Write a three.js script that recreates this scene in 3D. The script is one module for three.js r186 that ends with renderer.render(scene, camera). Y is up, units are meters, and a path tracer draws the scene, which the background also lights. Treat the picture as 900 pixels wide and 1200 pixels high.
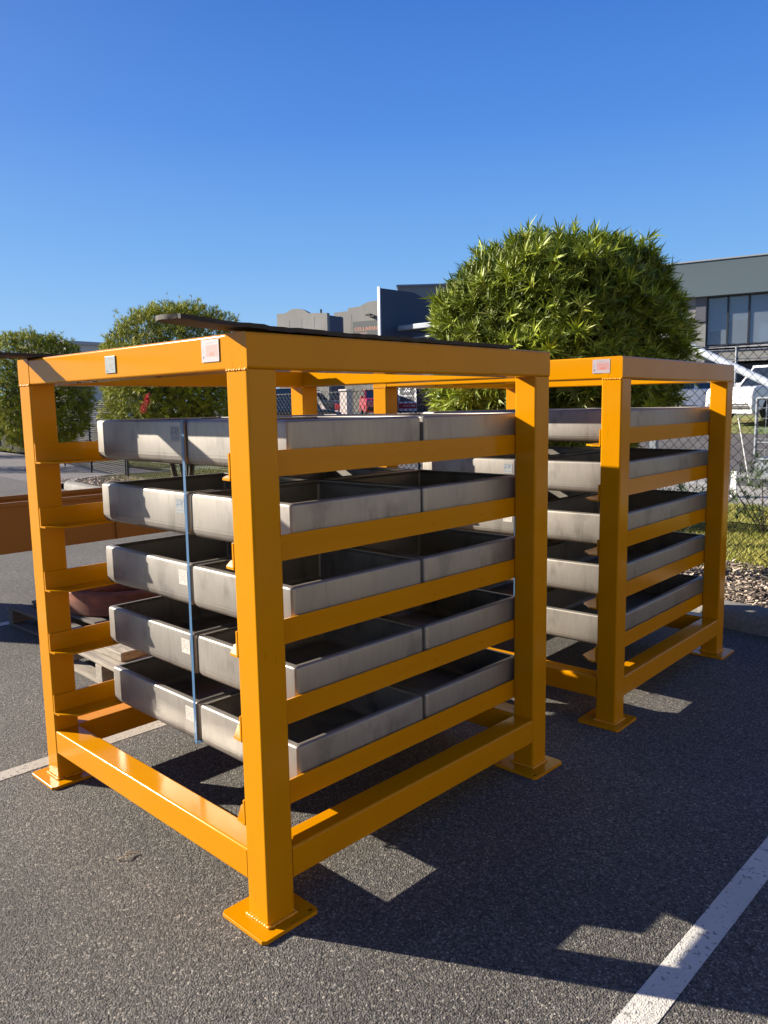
import * as THREE from 'three';
import { mergeGeometries, toCreasedNormals, mergeVertices } from 'three/addons/utils/BufferGeometryUtils.js';
import { RoundedBoxGeometry } from 'three/addons/geometries/RoundedBoxGeometry.js';

// ------------------------------------------------------------------ camera, sky, sun, exposure
const scene = new THREE.Scene();
const camera = new THREE.PerspectiveCamera(65.73, 0.75, 0.05, 1500);
const EYE = new THREE.Vector3(3.248, 1.526, 1.296);
camera.position.copy(EYE);
camera.rotation.set(-0.13285, 0.76681, -0.017283, 'YXZ');
camera.updateMatrixWorld(true);
scene.add(camera);

const renderer = new THREE.WebGLRenderer({ antialias: true });
renderer.setSize(768, 1024);
renderer.toneMapping = THREE.LinearToneMapping;
renderer.toneMappingExposure = 2.7;
renderer.shadowMap.enabled = true;

const SUN = new THREE.Vector3(-1.85, 0.91, 1.0).normalize();
const sun = new THREE.DirectionalLight(new THREE.Color(1.0, 0.90, 0.76), 5.0);
sun.position.copy(SUN).multiplyScalar(60);
sun.castShadow = true;
sun.shadow.mapSize.set(2048, 2048);
Object.assign(sun.shadow.camera, { left: -16, right: 16, top: 16, bottom: -16, near: 1, far: 160 });
sun.shadow.camera.updateProjectionMatrix();
scene.add(sun, sun.target);

{ // clear sky: colour by height above the horizon, a little brighter towards the sun
  const W = 512, H = 256, d = new Float32Array(W * H * 4);
  const stops = [[-90, .16, .17, .18], [-6, .20, .25, .33], [0, .31, .47, .63], [4, .235, .41, .63], [10, .135, .31, .60], [18, .066, .196, .535], [27, .033, .128, .425], [45, .018, .078, .31], [90, .012, .050, .22]];
  for (let j = 0; j < H; j++) {
    const el = ((j + .5) / H - .5) * 180;
    let k = 0; while (k < stops.length - 2 && el > stops[k + 1][0]) k++;
    const a = stops[k], b = stops[k + 1], t = Math.min(1, Math.max(0, (el - a[0]) / (b[0] - a[0]))), s = t;
    for (let i = 0; i < W; i++) {
      const az = ((i + .5) / W - .5) * 2 * Math.PI, ce = Math.cos(el * Math.PI / 180);
      const dx = Math.cos(az) * ce, dy = Math.sin(el * Math.PI / 180), dz = Math.sin(az) * ce;
      const c = Math.max(0, dx * SUN.x + dy * SUN.y + dz * SUN.z);
      const g = el > -2 ? .10 * Math.pow(c, 4) + .5 * Math.pow(c, 40) : 0, o = (j * W + i) * 4;
      const K = .54; d[o] = K * (a[1] + (b[1] - a[1]) * s + g); d[o + 1] = K * (a[2] + (b[2] - a[2]) * s + g * .95); d[o + 2] = K * (a[3] + (b[3] - a[3]) * s + g * .85); d[o + 3] = 1;
    }
  }
  const sky = new THREE.DataTexture(d, W, H, THREE.RGBAFormat, THREE.FloatType);
  sky.mapping = THREE.EquirectangularReflectionMapping; sky.magFilter = sky.minFilter = THREE.LinearFilter; sky.needsUpdate = true;
  scene.background = sky; scene.environment = sky;
}

// ------------------------------------------------------------------ helpers
let seed = 20240611;
function rnd() { seed = (seed + 0x6D2B79F5) | 0; let t = Math.imul(seed ^ (seed >>> 15), 1 | seed); t = (t + Math.imul(t ^ (t >>> 7), 61 | t)) ^ t; return ((t ^ (t >>> 14)) >>> 0) / 4294967296; }
const rr = (a, b) => a + (b - a) * rnd();
const names = {};
function numbered(n) { const k = names[n] = (names[n] ?? -1) + 1; return k ? n + '_' + String(k).padStart(3, '0') : n; }
function shadow(o) { o.traverse(m => { if (m.isMesh) { m.castShadow = true; m.receiveShadow = true; } }); return o; }
function tag(o, label, category, group, kind) { if (label) o.userData.label = label; if (category) o.userData.category = category; if (group) o.userData.group = group; if (kind) o.userData.kind = kind; return o; }
function thing(name, label, category, p = [0, 0, 0], turn = 0, group) {
  const o = new THREE.Group(); o.name = numbered(name); o.position.set(...p); o.rotation.y = turn; scene.add(o);
  return tag(o, label, category, group);
}
function mesh(name, geo, mat, parent) {
  if (Array.isArray(geo)) geo = mergeGeometries(geo.map(g => { const q = g.index ? g.toNonIndexed() : g; for (const k of Object.keys(q.attributes)) if (!['position', 'normal', 'uv'].includes(k)) q.deleteAttribute(k); return q; }));
  const m = new THREE.Mesh(geo, mat); m.name = parent ? name : numbered(name); m.castShadow = m.receiveShadow = true;
  (parent ?? scene).add(m); return m;
}
function struct(name, geo, mat) { const m = mesh(name, geo, mat); m.userData.kind = 'structure'; return m; }
function copy(o, label) { const c = o.clone(); c.name = numbered(o.name.replace(/_\d{3}$/, '')); scene.add(c); c.userData = { ...o.userData }; if (label) c.userData.label = label; return c; }
const bx = (w, h, d, x = 0, y = 0, z = 0) => new THREE.BoxGeometry(w, h, d).translate(x, y, z);
const rb = (w, h, d, r, x = 0, y = 0, z = 0, s = 2) => new RoundedBoxGeometry(w, h, d, s, r).translate(x, y, z);
const cyl = (r0, r1, h, n = 16) => new THREE.CylinderGeometry(r0, r1, h, n);
function bar(a, b, r, n = 8) { // round bar between two points
  const A = new THREE.Vector3(...a), B = new THREE.Vector3(...b), L = A.distanceTo(B);
  const g = new THREE.CylinderGeometry(r, r, L, n); const q = new THREE.Quaternion().setFromUnitVectors(new THREE.Vector3(0, 1, 0), B.clone().sub(A).normalize());
  return g.applyQuaternion(q).translate((A.x + B.x) / 2, (A.y + B.y) / 2, (A.z + B.z) / 2);
}
function rrShape(w, h, r) {
  const s = new THREE.Shape(), x = w / 2, y = h / 2;
  s.moveTo(-x + r, -y); s.lineTo(x - r, -y); s.absarc(x - r, -y + r, r, -Math.PI / 2, 0); s.lineTo(x, y - r); s.absarc(x - r, y - r, r, 0, Math.PI / 2);
  s.lineTo(-x + r, y); s.absarc(-x + r, y - r, r, Math.PI / 2, Math.PI); s.lineTo(-x, -y + r); s.absarc(-x + r, -y + r, r, Math.PI, 1.5 * Math.PI); return s;
}
function shs(len, w, h, r = .009) { // hollow section along z: flat sides, rounded edges, closed ends
  const pos = [], nor = [], uv = [], idx = [], ring = []; for (const [sx, sy, a0] of [[1, 1, 0], [-1, 1, 1], [-1, -1, 2], [1, -1, 3]]) for (let i = 0; i <= 4; i++) { const a = (a0 + i / 4) * Math.PI / 2; ring.push([sx * (w / 2 - r) + r * Math.cos(a), sy * (h / 2 - r) + r * Math.sin(a), Math.cos(a), Math.sin(a)]); }
  ring.push(ring[0]); let u = 0; ring.forEach(([x, y, nx, ny], i) => { if (i) u += Math.hypot(x - ring[i - 1][0], y - ring[i - 1][1]); for (const z of [-len / 2, len / 2]) { pos.push(x, y, z); nor.push(nx, ny, 0); uv.push(u, z); } });
  for (let i = 0; i < ring.length - 1; i++) { const a = 2 * i; idx.push(a, a + 2, a + 1, a + 1, a + 2, a + 3); }
  for (const sg of [-1, 1]) { const b = pos.length / 3; pos.push(0, 0, sg * len / 2); nor.push(0, 0, sg); uv.push(0, 0); for (const [x, y] of ring) { pos.push(x, y, sg * len / 2); nor.push(0, 0, sg); uv.push(x, y); } for (let i = 0; i < ring.length - 1; i++) sg > 0 ? idx.push(b, b + 1 + i, b + 2 + i) : idx.push(b, b + 2 + i, b + 1 + i); }
  const g = new THREE.BufferGeometry(); g.setAttribute('position', new THREE.Float32BufferAttribute(pos, 3)); g.setAttribute('normal', new THREE.Float32BufferAttribute(nor, 3)); g.setAttribute('uv', new THREE.Float32BufferAttribute(uv, 2)); g.setIndex(idx); return g;
}
function poly(pts, depth, bevel = 0) { // pts [x,y], extruded along z
  const s = new THREE.Shape(pts.map(p => new THREE.Vector2(...p)));
  return new THREE.ExtrudeGeometry(s, { depth, bevelEnabled: bevel > 0, bevelSize: bevel, bevelThickness: bevel, bevelSegments: 2, curveSegments: 8 });
}
// noise
function hash(x, y, s) { let h = Math.imul(x, 374761393) + Math.imul(y, 668265263) + Math.imul(s, 982451653); h = Math.imul(h ^ (h >>> 13), 1274126177); return ((h ^ (h >>> 16)) >>> 0) / 4294967296; }
function vnoise(x, y, per, s) { const xi = Math.floor(x), yi = Math.floor(y), fx = x - xi, fy = y - yi, u = fx * fx * (3 - 2 * fx), v = fy * fy * (3 - 2 * fy), w = a => ((a % per) + per) % per;
  const a = hash(w(xi), w(yi), s), b = hash(w(xi + 1), w(yi), s), c = hash(w(xi), w(yi + 1), s), d = hash(w(xi + 1), w(yi + 1), s); return a + (b - a) * u + (c - a) * v + (a - b - c + d) * u * v; }
function fbm(x, y, per, s, o = 4) { let v = 0, a = .5; for (let i = 0; i < o; i++) { v += a * vnoise(x, y, per, s + i); x *= 2; y *= 2; per *= 2; a *= .5; } return v / (1 - Math.pow(.5, o)); }
function tex(n, fn, srgb = true, rep = 1) { // fn(u,v) -> [r,g,b] 0..1 (sRGB values when srgb)
  const d = new Uint8Array(n * n * 4);
  for (let j = 0; j < n; j++) for (let i = 0; i < n; i++) { const c = fn(i / n, j / n, i, j), o = (j * n + i) * 4; for (let k = 0; k < 3; k++) d[o + k] = Math.max(0, Math.min(255, (Array.isArray(c) ? c[k] : c) * 255)); d[o + 3] = 255; }
  const t = new THREE.DataTexture(d, n, n); t.wrapS = t.wrapT = THREE.RepeatWrapping; t.magFilter = THREE.LinearFilter; t.minFilter = THREE.LinearMipmapLinearFilter; t.generateMipmaps = true;
  if (srgb) t.colorSpace = THREE.SRGBColorSpace; t.repeat.set(rep, rep); t.needsUpdate = true; return t;
}
const C = (r, g, b) => new THREE.Color().setRGB(r, g, b);
const std = (c, rough = .7, o = {}) => new THREE.MeshStandardMaterial({ color: c, roughness: rough, ...o });
const phy = (c, rough = .5, o = {}) => new THREE.MeshPhysicalMaterial({ color: c, roughness: rough, ...o });
function planarUV(g, s = 1) { // uv from x,z in metres
  const p = g.attributes.position, uv = new Float32Array(p.count * 2); for (let i = 0; i < p.count; i++) { uv[2 * i] = p.getX(i) * s; uv[2 * i + 1] = p.getZ(i) * s; } g.setAttribute('uv', new THREE.BufferAttribute(uv, 2)); return g;
}
// surveyed positions: a sight line of the calibrated lens at a measured distance
const FPX = 928.745;
function at(u, v, dist) { const d = new THREE.Vector3((u - 450) / FPX, -(v - 600) / FPX, -1).applyQuaternion(camera.quaternion); return EYE.clone().addScaledVector(d, dist / Math.hypot(d.x, d.z)); }

// ------------------------------------------------------------------ ground
// frame of the boundary: F + e * along + n * beyond
const F = new THREE.Vector2(1, -5.6), E = new THREE.Vector2(-.9936, -.1129), N = new THREE.Vector2(.1129, -.9936);
const fx = (a, b) => F.x + E.x * a + N.x * b, fz = (a, b) => F.y + E.y * a + N.y * b;
const smooth = (a, b, x) => { const t = Math.min(1, Math.max(0, (x - a) / (b - a))); return t * t * (3 - 2 * t); };
const lot = n => smooth(12, 26, n); // the land beyond the road rises by a metre
function sheet(a0, a1, b0, b1, na, nb, y, lift = true) { // strip in the boundary frame
  const g = new THREE.PlaneGeometry(1, 1, na, nb), p = g.attributes.position, uv = g.attributes.uv;
  for (let i = 0; i < p.count; i++) { const a = a0 + (a1 - a0) * (p.getX(i) + .5), b = b0 + (b1 - b0) * (p.getY(i) + .5); p.setXYZ(i, fx(a, b), y + (lift ? lot(b) : 0), fz(a, b)); uv.setXY(i, p.getX(i), p.getZ(i)); }
  g.computeVertexNormals(); if (g.attributes.normal.getY(0) < 0) { const ix = g.index.array; for (let i = 0; i < ix.length; i += 3) { const t = ix[i]; ix[i] = ix[i + 1]; ix[i + 1] = t; } g.computeVertexNormals(); } return g;
}
const TILE = 3.2;
const stone = (() => { // jittered-grid stones, shared by the colour and the height map
  const n = 1800, cells = 520, col = new Uint8Array(n * n * 4), hgt = new Uint8Array(n * n * 4);
  for (let j = 0; j < n; j++) for (let i = 0; i < n; i++) {
    const x = i / n * cells, y = j / n * cells, xi = Math.floor(x), yi = Math.floor(y); let d1 = 9, d2 = 9, cx = 0, cy = 0;
    for (let b = -1; b <= 1; b++) for (let a = -1; a <= 1; a++) { const gx = (xi + a + cells) % cells, gy = (yi + b + cells) % cells, px = xi + a + hash(gx, gy, 1), py = yi + b + hash(gx, gy, 2), r = .75 + .5 * hash(gx, gy, 5), d = Math.hypot(px - x, py - y) * r; if (d < d1) { d2 = d1; d1 = d; cx = gx; cy = gy; } else if (d < d2) d2 = d; }
    const e = Math.min(1, (d2 - d1) * 3.2), k = hash(cx, cy, 3), w = hash(cx, cy, 4), big = fbm(i / n * 8, j / n * 8, 8, 40, 4) - .5;
    let L = .028 + .135 * k + (k > .90 ? .14 * w : 0); L = .012 + (L - .012) * Math.min(1, 1.3 * e); L *= 1 + .35 * big;
    const warm = .04 + .16 * w, o = (j * n + i) * 4, sr = v => 255 * Math.min(1, Math.pow(Math.max(0, v), 1 / 2.2));
    col[o] = sr(L * (1 + warm * .6)); col[o + 1] = sr(L); col[o + 2] = sr(L * (1 - warm * .6)); col[o + 3] = 255;
    const H = Math.min(1, e * 1.2) * (.35 + .65 * hash(cx, cy, 6)); hgt[o] = hgt[o + 1] = hgt[o + 2] = 255 * H; hgt[o + 3] = 255;
  }
  const mk = (d, s) => { const t = new THREE.DataTexture(d, n, n); t.wrapS = t.wrapT = THREE.RepeatWrapping; t.magFilter = THREE.LinearFilter; t.minFilter = THREE.LinearMipmapLinearFilter; t.generateMipmaps = true; if (s) t.colorSpace = THREE.SRGBColorSpace; t.repeat.set(1 / TILE, 1 / TILE); t.needsUpdate = true; return t; };
  return { col: mk(col, true), hgt: mk(hgt, false) };
})();
const M = {};
M.asphalt = std(C(1.14, 1.13, 1.05), .82, { map: stone.col, bumpMap: stone.hgt, bumpScale: .0048, vertexColors: true });
M.asphaltFar = std(C(1.25, 1.22, 1.25), .85, { map: stone.col });
M.line = (() => { const t = tex(512, (u, v) => { const w = fbm(u * 90, v * 90, 90, 7, 3), g = fbm(u * 8, v * 8, 8, 9, 4); const k = w > .72 - .18 * (g - .5) ? .60 : .82 + .10 * (g - .5); return [k, k * .98, k * .93]; }, true, 1 / 1.0); return std(C(.85, .85, .84), .75, { map: t, bumpMap: stone.hgt, bumpScale: .002 }); })();
M.lineWorn = M.line.clone(); M.lineWorn.color = C(.55, .535, .50);
M.concrete = (() => { const t = tex(512, (u, v) => { const g = .62 + .22 * (fbm(u * 6, v * 6, 6, 21, 5) - .5) + .16 * (fbm(u * 120, v * 120, 120, 25, 2) - .5); return [g, g * .985, g * .95]; }, true, .5); return std(C(.8, .8, .8), .9, { map: t }); })();
M.kerb = M.concrete.clone(); M.kerb.color = C(.55, .54, .52);
M.soil = std(C(.05, .036, .026), .95);
M.grassBase = std(C(.10, .12, .035), .95);

// the flat land all round, then sheets on it
{ const g = new THREE.PlaneGeometry(1600, 1600, 4, 4).rotateX(-Math.PI / 2); struct('ground', planarUV(g.translate(0, -.25, 0)), std(C(.16, .15, .12), .95)); }
{ // car park: everything on this side of the kerb; worn patches as vertex colour
  const na = 300, nb = 140, g = sheet(-30, 60, -32, -1.52, na, nb, 0, false), p = g.attributes.position, c = new Float32Array(p.count * 3);
  for (let i = 0; i < p.count; i++) { const st = smooth(.60, .72, fbm(p.getX(i) * 1.7 + 20, p.getZ(i) * 1.7 + 80, 997, 71, 3)), v = (.80 + .30 * fbm(p.getX(i) * .7 + 50, p.getZ(i) * .7 + 50, 997, 61, 3)) * (1 - .22 * st); c[3 * i] = v; c[3 * i + 1] = v; c[3 * i + 2] = v; }
  g.setAttribute('color', new THREE.BufferAttribute(c, 3)); struct('car_park', g, M.asphalt);
}
// driveway at the end of the planted bed
struct('driveway', sheet(14.4, 60, -1.52, 1.75, 8, 4, -.002, false), M.asphaltFar);
// kerb: rounded upstand following the bed and turning round its end
{ const path = [[-26, -1.44]]; for (let i = 0; i <= 24; i++) path.push([-26 + (12.8 + 26) * (i + 1) / 25, -1.44]);
  for (let i = 1; i <= 10; i++) { const t = i / 10 * Math.PI / 2; path.push([12.8 + 1.5 * Math.sin(t), -1.44 + 1.5 * (1 - Math.cos(t))]); } path.push([14.3, 1.2]);
  const prof = [[-.085, -.05], [-.08, .07], [-.06, .115], [-.02, .135], [.12, .14], [.14, .12], [.14, -.05]];
  const pos = [], uv = [], idx = []; let s = 0;
  path.forEach(([a, b], i) => { const q = path[Math.min(i + 1, path.length - 1)], r = path[Math.max(i - 1, 0)], t = new THREE.Vector2(q[0] - r[0], q[1] - r[1]).normalize(), nn = new THREE.Vector2(-t.y, t.x);
    if (i) s += Math.hypot(a - path[i - 1][0], b - path[i - 1][1]); prof.forEach(([o, y], k) => { pos.push(fx(a + nn.x * o, b + nn.y * o), y, fz(a + nn.x * o, b + nn.y * o)); uv.push(s, k * .08); }); });
  const K = prof.length; for (let i = 0; i < path.length - 1; i++) for (let k = 0; k < K - 1; k++) { const a = i * K + k, b = a + K; idx.push(a, b, a + 1, a + 1, b, b + 1); }
  const g = new THREE.BufferGeometry(); g.setAttribute('position', new THREE.Float32BufferAttribute(pos, 3)); g.setAttribute('uv', new THREE.Float32BufferAttribute(uv, 2)); g.setIndex(idx); g.computeVertexNormals();
  struct('kerb', g, M.kerb).material.side = THREE.DoubleSide;
}
struct('garden_bed', sheet(-26, 14.2, -1.36, -.1, 60, 3, .10, false), M.soil);
struct('grass_verge', sheet(-26, 14.2, -.1, 4.1, 60, 6, .06, false), M.grassBase);
struct('grass_verge', sheet(14.4, 70, 1.75, 4.1, 30, 3, .06, false), M.grassBase);
struct('road', sheet(-40, 90, 4.1, 18.4, 60, 24, .02), std(C(.20, .19, .195), .9, { map: M.concrete.map }));
struct('grass_bank', sheet(-40, 90, 18.4, 23.5, 60, 16, .03), (() => { const t = tex(256, (u, v) => { const g = fbm(u * 24, v * 24, 24, 31, 4), h = fbm(u * 5, v * 5, 5, 35, 3); return [.40 + .3 * (g - .5) + .2 * (h - .5), .43 + .3 * (g - .5), .22 + .15 * (g - .5)]; }, true, .25); return std(C(.9, .9, .9), .95, { map: t }); })());
struct('forecourt', sheet(-60, 120, 23.5, 140, 20, 20, .02), std(C(.30, .29, .28), .9, { map: M.concrete.map }));

struct('footpath', sheet(-40, 9, 4.12, 9.5, 40, 6, .045), M.concrete);
// painted bay lines
function parkLine(x, z0, z1, tilt = 0) { const g = new THREE.PlaneGeometry(.085, z0 - z1, 1, 40).rotateX(-Math.PI / 2); g.rotateY(tilt).translate(x, .0018, (z0 + z1) / 2); const m = struct('parking_line', planarUV(g), M.line); return m; }
parkLine(2.452, 4.5, -3.98, .008); parkLine(-.14, 3.0, -4.0).material = M.lineWorn; parkLine(-2.66, 3.0, -4.2); parkLine(-7.9, 3.0, -4.5); parkLine(-10.5, 3.0, -4.6); parkLine(5.05, 4.5, -3.7);

// mulch chips and grass
{ const g = [bx(.05, .006, .012), bx(.03, .007, .016), bx(.075, .005, .010)]; const NC = 20000;
  const pos = [], up = new THREE.Object3D(), c = new THREE.Color();
  const geo = new THREE.BoxGeometry(.042, .006, .010); const im = new THREE.InstancedMesh(geo, std(C(1, 1, 1), .9), NC); im.name = 'mulch_chips';
  for (let i = 0; i < NC; i++) { const a = i < 13500 ? rr(-4, 5) : rr(5, 14), b = rr(-1.36, .05); up.position.set(fx(a, b), .105 + rr(0, .035), fz(a, b)); up.rotation.set(rr(-.5, .5), rr(0, 6.28), rr(-.5, .5)); up.scale.set(rr(.5, 1.7), rr(.6, 1.4), rr(.5, 1.8)); up.updateMatrix(); im.setMatrixAt(i, up.matrix);
    const k = rnd(), L = k < .35 ? rr(.05, .12) : k < .75 ? rr(.16, .32) : rr(.38, .65); im.setColorAt(i, c.setRGB(L * 1.1, L * .88, L * .68)); }
  im.castShadow = im.receiveShadow = true; scene.add(im); tag(im, 'brown bark mulch chips strewn over the bed behind the kerb', 'mulch', null, 'stuff');
}
function bladeGeo(n, h, w, spread) { // a tuft of bent blades
  const pos = [], idx = []; for (let i = 0; i < n; i++) { const a = rr(0, 6.28), r = rr(0, spread), x = Math.cos(a) * r, z = Math.sin(a) * r, t = rr(0, 6.28), l = rr(.2, .8) * h, hh = h * rr(.6, 1.1), dx = Math.cos(t), dz = Math.sin(t), b = pos.length / 3;
    pos.push(x - dz * w, 0, z + dx * w, x + dz * w, 0, z - dx * w, x + dx * l * .4 - dz * w * .7, hh * .6, z + dz * l * .4 + dx * w * .7, x + dx * l * .4 + dz * w * .7, hh * .6, z + dz * l * .4 - dx * w * .7, x + dx * l, hh, z + dz * l);
    idx.push(b, b + 1, b + 2, b + 1, b + 3, b + 2, b + 2, b + 3, b + 4); }
  const g = new THREE.BufferGeometry(); g.setAttribute('position', new THREE.Float32BufferAttribute(pos, 3)); g.setIndex(idx); g.computeVertexNormals(); return g;
}
const leafSide = { side: THREE.DoubleSide };
function grass(label, count, pick, h, y) {
  const o = new THREE.Object3D(), c = new THREE.Color(), im = new THREE.InstancedMesh(bladeGeo(14, h, .0035, .06), std(C(1, 1, 1), .75, leafSide), count); im.name = numbered('grass');
  for (let i = 0; i < count; i++) { const [a, b] = pick(); o.position.set(fx(a, b), y + lot(b), fz(a, b)); o.rotation.y = rr(0, 6.28); const s = rr(.6, 1.35); o.scale.set(s * 1.1, s, s * 1.1); o.updateMatrix(); im.setMatrixAt(i, o.matrix); const k = fbm(a * .8 + 90, b * .8 + 90, 991, 77, 3), t = rnd(); im.setColorAt(i, c.setRGB(.22 + .16 * k + .08 * t, .26 + .14 * k, .05 + .03 * t)); }
  im.castShadow = im.receiveShadow = true; scene.add(im); tag(im, label, 'grass', null, 'stuff');
}
grass('sunlit green lawn just behind the chain link fence on the right', 26000, () => [rr(-4, 6), rr(-.2, 4.1)], .06, .06);
grass('green grass strip along the far fence behind the left trees', 13000, () => [rr(6, 14.2), rr(-.5, 3)], .07, .06);
grass('yellowish grass beyond the driveway at the left edge', 9000, () => [rr(16, 46), rr(1.75, 4.1)], .09, .06);

// ------------------------------------------------------------------ materials of the racks
M.yellow = (() => { const t = tex(256, (u, v) => { const g = .5 + .5 * (fbm(u * 4, v * 4, 4, 51, 4) - .5); return [0, .8 + .4 * (g - .5), 0]; }, false, 1.3);
  const s = tex(512, (u, v) => { const k = .965 + .06 * (fbm(u * 5, v * 5, 5, 55, 5) - .5); const sc = fbm(u * 60, v * 6, 60, 58, 3) > .80 ? .93 : 1; return [k * sc, k * sc, k * sc]; }, true, .9);
  return phy(C(.56, .227, .0012), .16, { map: s, specularIntensity: .34 }); })();
M.weld = phy(C(.66, .26, .008), .25);
M.hole = std(C(.015, .01, .006), .9);
function steelTex(s) { return tex(512, (u, v) => {
  const a = fbm(u * 3, v * 3, 3, s, 5), b = fbm(u * 14, v * 9, 14, s + 9, 4), f = fbm(u * 120, v * 20, 120, s + 20, 2), dr = fbm(u * 22, v * 3, 22, s + 30, 3);
  let k = .66 + .11 * (a - .5) + .04 * (f - .5); if (b > .60) k -= .45 * (b - .60); if (dr > .66 && a < .52) k -= .45 * (dr - .66); if (v > .0555 && v < .0585) k -= .10; if (Math.abs(v - .183) < .0018) k -= .07; return [k * 1.0, k * .982, k * .95]; }, true, 1.0); }
M.steel = [3, 101, 211].map(s => { const t = steelTex(s); const r = tex(256, (u, v) => { const g = fbm(u * 6, v * 6, 6, s + 60, 4); return [0, .85 + .35 * (g - .5), 0]; }, false, 1.0);
  return std(C(.715, .69, .655), .53, { map: t, metalness: .55, roughnessMap: r }); });
M.sticker = (() => 0)();
function printed(w, h, bg, draw) { // flat print
  const cv = document.createElement('canvas'); cv.width = w; cv.height = h; const g = cv.getContext('2d'); g.fillStyle = bg; g.fillRect(0, 0, w, h); draw(g, w, h);
  const t = new THREE.CanvasTexture(cv); t.colorSpace = THREE.SRGBColorSpace; return t;
}
const marks = (g, x, y, w, rows, step, col, th = 3) => { g.fillStyle = col; for (let r = 0; r < rows; r++) { let px = x; while (px < x + w) { const l = rr(4, 22); if (rnd() > .25) g.fillRect(px, y + r * step, Math.min(l, x + w - px), th); px += l + 4; } } };
M.plate = phy(C(.52, .52, .52), .35, { map: printed(160, 200, '#c9cdc9', (g) => { g.strokeStyle = '#8b8f92'; g.strokeRect(4, 4, 152, 192); marks(g, 60, 24, 80, 8, 19, '#77797a', 5); marks(g, 14, 24, 30, 8, 19, '#8b8c88', 4); g.fillStyle = '#6c8494'; g.fillRect(18, 168, 26, 16); }), metalness: .3 });
M.warn = std(C(.50, .47, .47), .55, { map: printed(200, 180, '#d3ccd0', (g) => { g.fillStyle = '#e2a9a4'; g.fillRect(50, 44, 140, 96); g.fillStyle = '#e88a7c'; g.fillRect(90, 104, 56, 28); marks(g, 60, 24, 110, 1, 12, '#a9a3ab', 8); marks(g, 60, 58, 110, 3, 18, '#cf8e8e', 4); g.fillStyle = '#85808c'; g.fillRect(16, 60, 5, 50); g.fillRect(14, 128, 18, 24); }) });
M.label = std(C(.55, .54, .52), .6, { map: printed(128, 128, '#f2efe6', (g) => { marks(g, 14, 14, 96, 8, 13, '#8f8b82', 4); }) });
M.marker = std(C(.62, .62, .62), .6, { map: printed(128, 128, '#a7a9a8', (g) => { g.strokeStyle = '#5d7d9a'; g.lineWidth = 5; for (let i = 0; i < 12; i++) { g.beginPath(); g.moveTo(rr(8, 118), rr(8, 70)); g.lineTo(rr(8, 118), rr(8, 100)); g.stroke(); } g.fillStyle = '#7f93a5'; g.fillRect(8, 100, 112, 7); }) });
M.strap = phy(C(.045, .125, .24), .42);

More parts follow.
